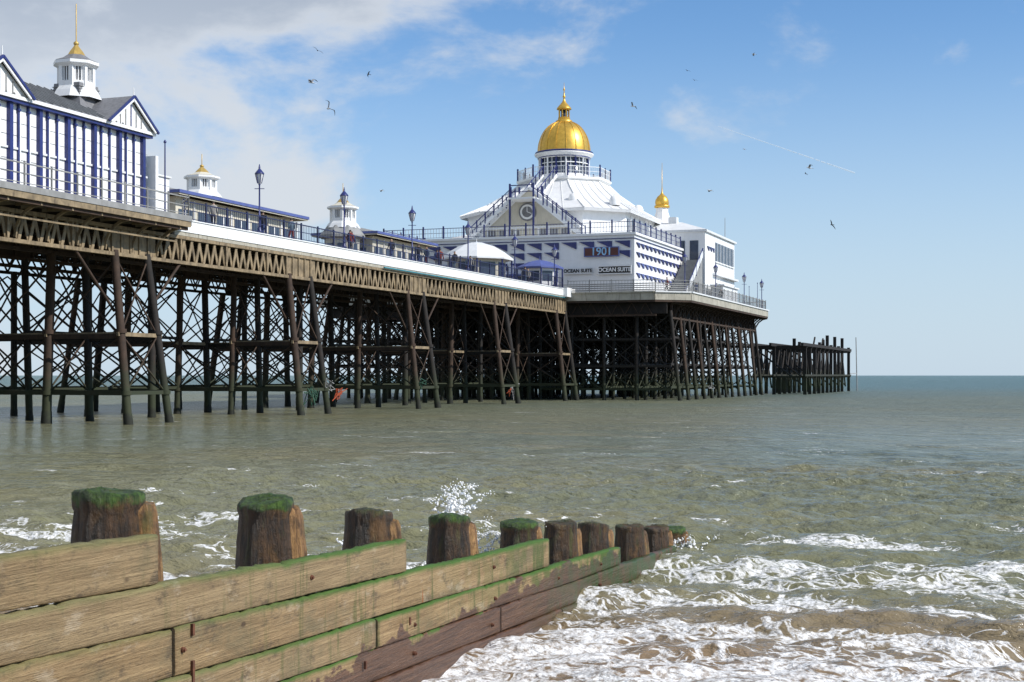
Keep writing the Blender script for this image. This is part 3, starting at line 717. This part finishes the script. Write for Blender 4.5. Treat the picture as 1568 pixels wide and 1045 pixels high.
def postmat(name,mossy,base=((.014,.009,.005),(.10,.052,.022)),or_=(.19,.095,.026),of=.6):
    m,t,bs=newmat(name)
    tc=t.n('ShaderNodeTexCoord').outputs['Object'];x,y,z=t.sep(tc)
    rnd=t.n('ShaderNodeObjectInfo').outputs['Random']
    off=t.n('ShaderNodeCombineXYZ',None,{0:t.m('MULTIPLY',rnd,37.0),1:0.0,2:t.m('MULTIPLY',rnd,11.0)}).outputs[0]
    v=t.n('ShaderNodeVectorMath',{'operation':'ADD'},{0:tc,1:off}).outputs[0]
    g=t.noise(t.map(v,(13,13,1.8)),1.6,8,.75,.5); bl=t.noise(v,5,6,.65)
    c=t.mix(t.mr(g,.35,.65),*base)
    c=t.mix(t.m('MULTIPLY',t.mr(bl,.45,.65),.7),c,(.016,.012,.007))
    c=t.mix(t.m('MULTIPLY',t.mr(t.noise(v,3,5,.65),.5,.66),of),c,or_)
    gz=t.m('ADD',z,t.m('MULTIPLY',t.m('SUBTRACT',bl,.5),.24))
    gf=t.mr(gz,-.08,-.035) if mossy else t.m('MULTIPLY',t.mr(gz,-.02,.02),.35)
    gc=t.mix(t.mr(t.noise(v,18,5,.7),.35,.65),(.015,.035,.006),(.065,.13,.012))
    c=t.mix(gf,c,gc)
    alg=t.m('MULTIPLY',t.mr(t.noise(t.map(v,(5,5,1.5)),2,5,.6),.53,.68),.6)
    c=t.mix(alg,c,(.07,.075,.012))
    t.set(bs.inputs['Base Color'],c);bs.inputs['Roughness'].default_value=.55
    t.set(bs.inputs['Normal'],t.bump(t.m('ADD',g,t.m('MULTIPLY',bl,.8)),1.0,.05))
    return m
PM=[postmat('bare_post',False),postmat('mossy_post',True)]
WEDGE=postmat('sunlit_timber',False,((.12,.055,.018),(.40,.22,.08)),(.36,.18,.05),.7)  # sunlit side of each post, painted in as lighter orange timber
plist=[(8.22,1.83,1),(9.9,1.64,1),(11.43,1.41,0),(13.0,1.22,1),(14.7,.995,1),(16.0,.85,0),(17.2,.71,0),(18.7,.53,0),(20.0,.37,0),(20.9,.27,1)]
for i,(Y,zt,ms) in enumerate(plist+[(6.6,1.95,1),(5.0,2.1,0)]):
    s=(Y-.09-11.7)/.938
    b=MB();n=40;loops=[];rr=.180+random.random()*.012
    ph=[random.random()*6 for _ in range(4)]
    tilt=random.uniform(-.02,.02)
    nick=random.uniform(0,6.28)
    grv=[random.gauss(0,.016) for _ in range(n)]
    lip=1.05 if ms else 1.0
    for z,k in ((-2.4,1.36),(-1.2,1.28),(-.9,1.25),(-.7,1.22),(-.6,1.2),(-.5,1.17),(-.42,1.15),(-.35,1.12),(-.29,1.10),(-.23,1.07),(-.17,1.04),(-.11,1.01),(-.085,1.0*lip),(-.05,1.02*lip),(-.02,1.01*lip),(-.003,.98),(.003,.75),(.006,.3)):
        L=[]
        for j in range(n):
            a=2*math.pi*j/n
            r=rr*k*(1+.03*math.sin(3*a+ph[0]+z)+.02*math.sin(5*a+ph[1]-z*2)+grv[j]+random.gauss(0,.006))
            if -.5<z: r*=1-.08*math.exp(-((math.atan2(math.sin(a-nick),math.cos(a-nick)))/.3)**2)
            L.append((r*math.cos(a),r*math.sin(a),z+(.008*math.sin(2*a+ph[3])+tilt*math.cos(a)+random.gauss(0,.005) if z>-.06 else 0)))
        loops.append(L)
    vs=[p for l in loops for p in l];fs=[]
    for k in range(len(loops)-1):
        for j in range(n): fs.append((k*n+j,k*n+(j+1)%n,(k+1)*n+(j+1)%n,(k+1)*n+j))
    fs.append(tuple(range((len(loops)-1)*n,len(loops)*n)))
    b.add(vs,fs,PM[ms],True)
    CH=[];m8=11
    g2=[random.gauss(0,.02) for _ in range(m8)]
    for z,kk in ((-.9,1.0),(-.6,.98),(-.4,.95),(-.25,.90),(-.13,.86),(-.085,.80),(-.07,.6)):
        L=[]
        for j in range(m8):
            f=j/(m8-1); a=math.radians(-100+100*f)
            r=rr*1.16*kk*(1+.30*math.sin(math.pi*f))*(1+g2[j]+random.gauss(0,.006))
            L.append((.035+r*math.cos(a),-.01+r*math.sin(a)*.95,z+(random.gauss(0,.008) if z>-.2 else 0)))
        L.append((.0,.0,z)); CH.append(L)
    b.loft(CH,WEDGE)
    o=b.obj('post',groyne);o.location=(s,.26,zt)
    o.rotation_euler=(random.uniform(-.025,.025),random.uniform(-.03,.03),0)
b=MB()
for s in (-5.2,-3.5,-1.9,-.2,1.6,3.5,5.0,6.6):
    for k in range(7):
        z=ztop(k,s)-.14
        if (k==0 and s>-3.8) or (k==1 and s>-.4) or (k==2 and s>3.1) or (k==3 and s>5.8): continue
        if random.random()<.5: continue
        q=s+random.uniform(-.05,.05)
        b.tube((q,-.04,z),(q,-.064,z),.018,.017,RUST,12); b.tube((q,-.05,z),(q,-.074,z),.010,.010,RUST,6)
for s,z0,z1 in ((-3.42,.62,.80),(-3.42,.95,1.02),(-1.1,.3,.36),(-.3,.5,.56)):
    b.box(s-.011,s+.011,-.067,-.050,z0,z1,RUST)
b.obj('bolts',groyne)
# ================================================================ SEA
def axis(a0,a1,step,lo,hi,g=1.06):
    c=list(np.arange(a0,a1,step)); st=step;x=c[-1];R=[]
    while x<hi: st*=g;x+=st;R.append(x)
    st=step;x=c[0];L=[]
    while x>lo: st*=g;x-=st;L.append(x)
    return np.array(L[::-1]+c+R)
xs=axis(-7,13,.05,-9000,9000,1.04); ys=axis(9.5,34,.05,2,16000,1.026)
X,Y=np.meshgrid(xs,ys)
S=X*D.x+Y*D.y; T=X*NN.x+Y*NN.y
Z=np.zeros_like(X)
for i in range(110):
    lam=np.exp(rng.uniform(np.log(.2),np.log(5)))
    an=rng.normal(0,.6)+math.pi+.25; k=2*math.pi/lam
    amp=.0058*lam**.45
    step=np.maximum(.05,.026*np.maximum(0,Y-34)+.04*np.maximum(0,np.abs(X-3)-10)+.05)
    att=np.clip((lam/step-3)/3,0,1)
    ph=k*(S*math.cos(an)+T*math.sin(an))+rng.uniform(0,6.3)
    Z+=amp*att*(np.sin(ph)+.3*np.sin(2*ph+1.2))
def ridge(s0,w,a,f,p):
    sc=s0+.5*np.sin(T*f+p)+.25*np.sin(T*f*2.7+p*2)
    return a*np.exp(-((S-sc)/w)**2)*(0.6+.4*np.sin(T*.5+p))
Z+=ridge(12.2,.3,.07,.6,1)+ridge(14.5,.35,.06,.5,2.5)+ridge(17.5,.4,.07,.4,.3)+ridge(20.5,.45,.07,.3,4)+ridge(24,.55,.08,.33,1)+ridge(29,.9,.10,.22,2)
sh=np.clip((13.5-S)/4,0,1); Z*=1-.5*sh
nv=X.size; co=np.stack([X,Y,Z],-1).reshape(-1,3)
me=bpy.data.meshes.new('sea')
ny,nx=X.shape; idx=np.arange(nv).reshape(ny,nx)
q=np.stack([idx[:-1,:-1],idx[:-1,1:],idx[1:,1:],idx[1:,:-1]],-1).reshape(-1,4)
me.vertices.add(nv);me.vertices.foreach_set('co',co.ravel().astype(np.float32))
me.loops.add(q.size);me.loops.foreach_set('vertex_index',q.ravel().astype(np.int32))
me.polygons.add(len(q));me.polygons.foreach_set('loop_start',np.arange(0,q.size,4,dtype=np.int32));me.polygons.foreach_set('loop_total',np.full(len(q),4,dtype=np.int32))
me.update();me.validate();me.polygons.foreach_set('use_smooth',[True]*len(q))
sea=bpy.data.objects.new('sea',me);scene.collection.objects.link(sea)
m,t,bs=newmat('sea_water')
gp=t.n('ShaderNodeNewGeometry').outputs['Position']
st=t.map(gp,(1,1,1),(0,0,-TH))
ss,tt,_=t.sep(st)
flat=t.n('ShaderNodeCombineXYZ',None,{0:ss,1:tt,2:0.0}).outputs[0]
mid=t.noise(t.map(flat,(.22,.07,1)),1.0,4,.55)
big=t.noise(t.map(flat,(.03,.012,1)),1.0,3,.5)
c=t.mix(t.mr(big,.35,.65),(.190,.182,.098),(.160,.176,.118))
c=t.mix(t.m('MULTIPLY',t.mr(mid,.5,.72),.5),c,(.26,.215,.105))
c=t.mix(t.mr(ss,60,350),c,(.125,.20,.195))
c=t.mix(t.mr(t.m('ADD',ss,t.m('MULTIPLY',t.m('SUBTRACT',mid,.5),6.0)),11,18.5,1,0),c,(.24,.165,.095))
# foam lace
dn=t.noise(flat,1.1,3,.55,0,1)
dv=t.n('ShaderNodeVectorMath',{'operation':'SCALE'},{0:dn,'Scale':1.1}).outputs[0]
fv=t.n('ShaderNodeVectorMath',{'operation':'ADD'},{0:t.map(flat,(1.0,.55,1)),1:dv}).outputs[0]
vo=t.n('ShaderNodeTexVoronoi',{'feature':'DISTANCE_TO_EDGE'},{'Vector':fv,'Scale':2.6}).outputs[0]
vo2=t.n('ShaderNodeTexVoronoi',{'feature':'DISTANCE_TO_EDGE'},{'Vector':fv,'Scale':7.0}).outputs[0]
patch=t.noise(t.map(fv,(.95,.40,1)),1.0,8,.68)
edge=t.m('ADD',ss,t.m('MULTIPLY',t.m('SUBTRACT',mid,.5),10.0))
thr=t.mr(edge,11.5,26.5,.405,.625,False)
ex=t.m('MAXIMUM',t.m('SUBTRACT',patch,thr),0.0)
on=t.mr(ex,.0,.025)
wa=t.m('MULTIPLY',ex,1.5); wb=t.m('MULTIPLY',ex,2.1)
l2=t.mr(vo,t.m('MULTIPLY',wa,.5),t.m('ADD',wa,.02),1,0)
l3_=t.mr(vo2,t.m('MULTIPLY',wb,.4),t.m('ADD',wb,.02),.85,0)
fo=t.m('MULTIPLY',t.m('MAXIMUM',l2,l3_),on)
br=t.mr(t.noise(flat,13,3,.7),.33,.58,.2,1)
fo=t.m('MULTIPLY',fo,br,clamp=True)
foam=t.mix(fo,c,(.82,.81,.79))
t.set(bs.inputs['Base Color'],foam)
t.set(bs.inputs['Roughness'],t.m('MAXIMUM',t.m('MULTIPLY',fo,.75),t.mr(ss,15,130,.14,.40)))
bs.inputs['IOR'].default_value=1.33
b1=t.noise(t.map(flat,(7.5,3.6,1)),1.0,4,.65,.3)
b2=t.noise(t.map(flat,(2.2,.85,1)),1.0,5,.65,.3)
b3=t.noise(t.map(flat,(.5,.18,1)),1.0,5,.68,.3)
h=t.m('ADD',t.m('MULTIPLY',b1,.085),t.m('ADD',t.m('MULTIPLY',b2,t.mr(ss,15,45,.14,.46)),t.m('MULTIPLY',b3,t.mr(ss,25,80,0,1.9))))
t.set(bs.inputs['Normal'],t.bump(h,1.0,1.0))
sea.data.materials.append(m)
m,t,bs=newmat('sand')
gp=t.n('ShaderNodeNewGeometry').outputs['Position']
n=t.noise(gp,30,6,.7);n2=t.noise(gp,.8,5,.6)
t.set(bs.inputs['Base Color'],t.mix(t.mr(n2,.3,.7),t.mix(n,(.16,.10,.055),(.26,.18,.10)),(.2,.14,.085)));bs.inputs['Roughness'].default_value=.6
t.set(bs.inputs['Normal'],t.bump(n,.5,.02))
b=MB();
def wp(s,tt_,z): p=D*s+NN*tt_; return (p.x,p.y,z)
prof=[(-60,6.0),(-12,1.9),(0,.8),(6,.2),(8.0,-.02),(10.2,-.3),(16,-.8),(40,-2),(400,-6)]
b.add([wp(s,tt_,z) for s,z in prof for tt_ in (-600,-2.5,600)],[(i*3+j,i*3+j+1,i*3+j+4,i*3+j+3) for i in range(len(prof)-1) for j in (0,1)],m,True)
b.obj('beach')
# ================================================================ SPLASH
FO=paint('white_foam',(.88,.89,.88),.5,.05,0,bump=.0)
b=MB()
def blob(p,r):
    n=6;vs=[];st_=[1+random.gauss(0,.25) for _ in range(3)]
    for k in range(1,4):
        for j in range(n):
            a=2*math.pi*j/n;e_=math.pi*k/4; rr=r*(1+random.gauss(0,.2))
            vs.append((p[0]+rr*math.sin(e_)*math.cos(a)*st_[0],p[1]+rr*math.sin(e_)*math.sin(a)*st_[1],p[2]+rr*math.cos(e_)*st_[2]))
    o=len(vs);vs+=[(p[0],p[1],p[2]+r),(p[0],p[1],p[2]-r)]
    fs=[(k*n+j,k*n+(j+1)%n,(k+1)*n+(j+1)%n,(k+1)*n+j) for k in (0,1) for j in range(n)]+[(o,(j+1)%n,j) for j in range(n)]+[(o+1,2*n+j,2*n+(j+1)%n) for j in range(n)]
    b.add(vs,fs,FO,True)
def jet(x,y,z0,vx,vz,cnt,r0):
    for i in range(cnt):
        f=i/cnt*random.uniform(.85,1.0); tt_=f*1.0
        z=z0+vz*tt_-.9*tt_*tt_*vz*.62
        blob((x+vx*tt_+random.gauss(0,.012+.02*f),y+random.gauss(0,.05),z+random.gauss(0,.015)),r0*(1.25-f)*random.uniform(.5,1.2))
for i in range(11): jet(-.62+random.gauss(0,.05),14.6+random.gauss(0,.15),.75,random.gauss(.04,.14),random.uniform(.8,1.55),50,.019)
for i in range(22): jet(-1.10+random.gauss(0,.13),13.6+random.gauss(0,.2),.12,random.gauss(.0,.15),random.uniform(.6,1.7),42,.026)
for i in range(8): jet(-.3+random.gauss(0,.12),14.9,.55,random.gauss(.05,.25),random.uniform(.6,1.3),26,.014)
for i in range(8): jet(.4+random.gauss(0,.2),17.3,.1,random.gauss(0,.2),random.uniform(.5,1.0),20,.016)
for i in range(8): jet(2.3+random.gauss(0,.25),20.2,.02,random.gauss(0,.2),random.uniform(.2,.5),20,.018)
b.obj('wave_splash')
# ================================================================ WORLD, SUN
el=math.radians(38); az=Vector((.935,-.355,0)).normalized()
tosun=Vector((az.x*math.cos(el),az.y*math.cos(el),math.sin(el)))
sd=bpy.data.lights.new('sun','SUN');sd.energy=4.8;sd.angle=math.radians(.5);sd.color=(1,.96,.90)
so=bpy.data.objects.new('sun',sd);scene.collection.objects.link(so);so.rotation_euler=tosun.to_track_quat('Z','Y').to_euler();so.location=(40,-10,60)
w=bpy.data.worlds.new('World');scene.world=w;w.use_nodes=True;t=NT(w.node_tree)
for n in list(w.node_tree.nodes): w.node_tree.nodes.remove(n)
sky=t.n('ShaderNodeTexSky',{'sky_type':'NISHITA','sun_disc':False,'sun_elevation':el,'sun_rotation':math.atan2(az.x,az.y),'air_density':1.0,'dust_density':.3,'ozone_density':3.0})
gen=t.n('ShaderNodeTexCoord').outputs['Generated']
dx,dy,dz=t.sep(gen)
tint=t.n('ShaderNodeMix',{'data_type':'RGBA','blend_type':'MULTIPLY'}); t.set(tint.inputs[0],1.0);t.set(tint.inputs[6],sky.outputs[0]);t.set(tint.inputs[7],(.82,1.06,1.26))
cv=t.n('ShaderNodeCombineXYZ',None,{0:dx,1:dy,2:t.m('MULTIPLY',dz,1.9)}).outputs[0]
n1=t.noise(t.map(cv,(1,1,1),(0,0,0),(3.1,1.3,.4)),5.5,9,.55,.25)
n2=t.noise(t.map(cv,(1,1,1),(0,0,0),(1.7,.3,2.2)),13,8,.62,.2)
bias=t.m('ADD',t.mr(dx,-.22,.10,.12,-.17,False),t.mr(dz,.08,.26,-.07,.13,False))
cl_=t.m('ADD',t.m('ADD',n1,bias),t.m('MULTIPLY',t.m('SUBTRACT',n2,.5),.36))
cf=t.m('MULTIPLY',t.mr(cl_,.47,.68),.88)
ccol=t.mix(t.m('MULTIPLY',t.mr(cl_,.60,.82),t.mr(dz,.15,.27)),(.80,.84,.89),(.50,.56,.65))
hz=t.m('MULTIPLY',t.mr(t.m('ABSOLUTE',dz),0,.26,1,0),.86)
bg1=t.n('ShaderNodeBackground',None,{'Color':tint.outputs[2],'Strength':.12})
bgh=t.n('ShaderNodeBackground',None,{'Color':(.58,.70,.83,1),'Strength':1.0})
bg2=t.n('ShaderNodeBackground',None,{'Color':ccol,'Strength':.88})
mh=t.n('ShaderNodeMixShader',None,{0:hz,1:bg1.outputs[0],2:bgh.outputs[0]})
mx=t.n('ShaderNodeMixShader',None,{0:cf,1:mh.outputs[0],2:bg2.outputs[0]})
out=t.n('ShaderNodeOutputWorld',None,{'Surface':mx.outputs[0]})
scene.view_settings.view_transform='Standard';scene.view_settings.look='None';scene.view_settings.exposure=0
# ================================================================ CAMERA
cd=bpy.data.cameras.new('camera');cd.lens=50;cd.sensor_width=36;cd.shift_y=.0335;cd.clip_end=60000;cd.clip_start=.1
co_=bpy.data.objects.new('camera',cd);scene.collection.objects.link(co_);co_.location=(0,0,2.5);co_.rotation_euler=(math.radians(90),0,0)
scene.camera=co_
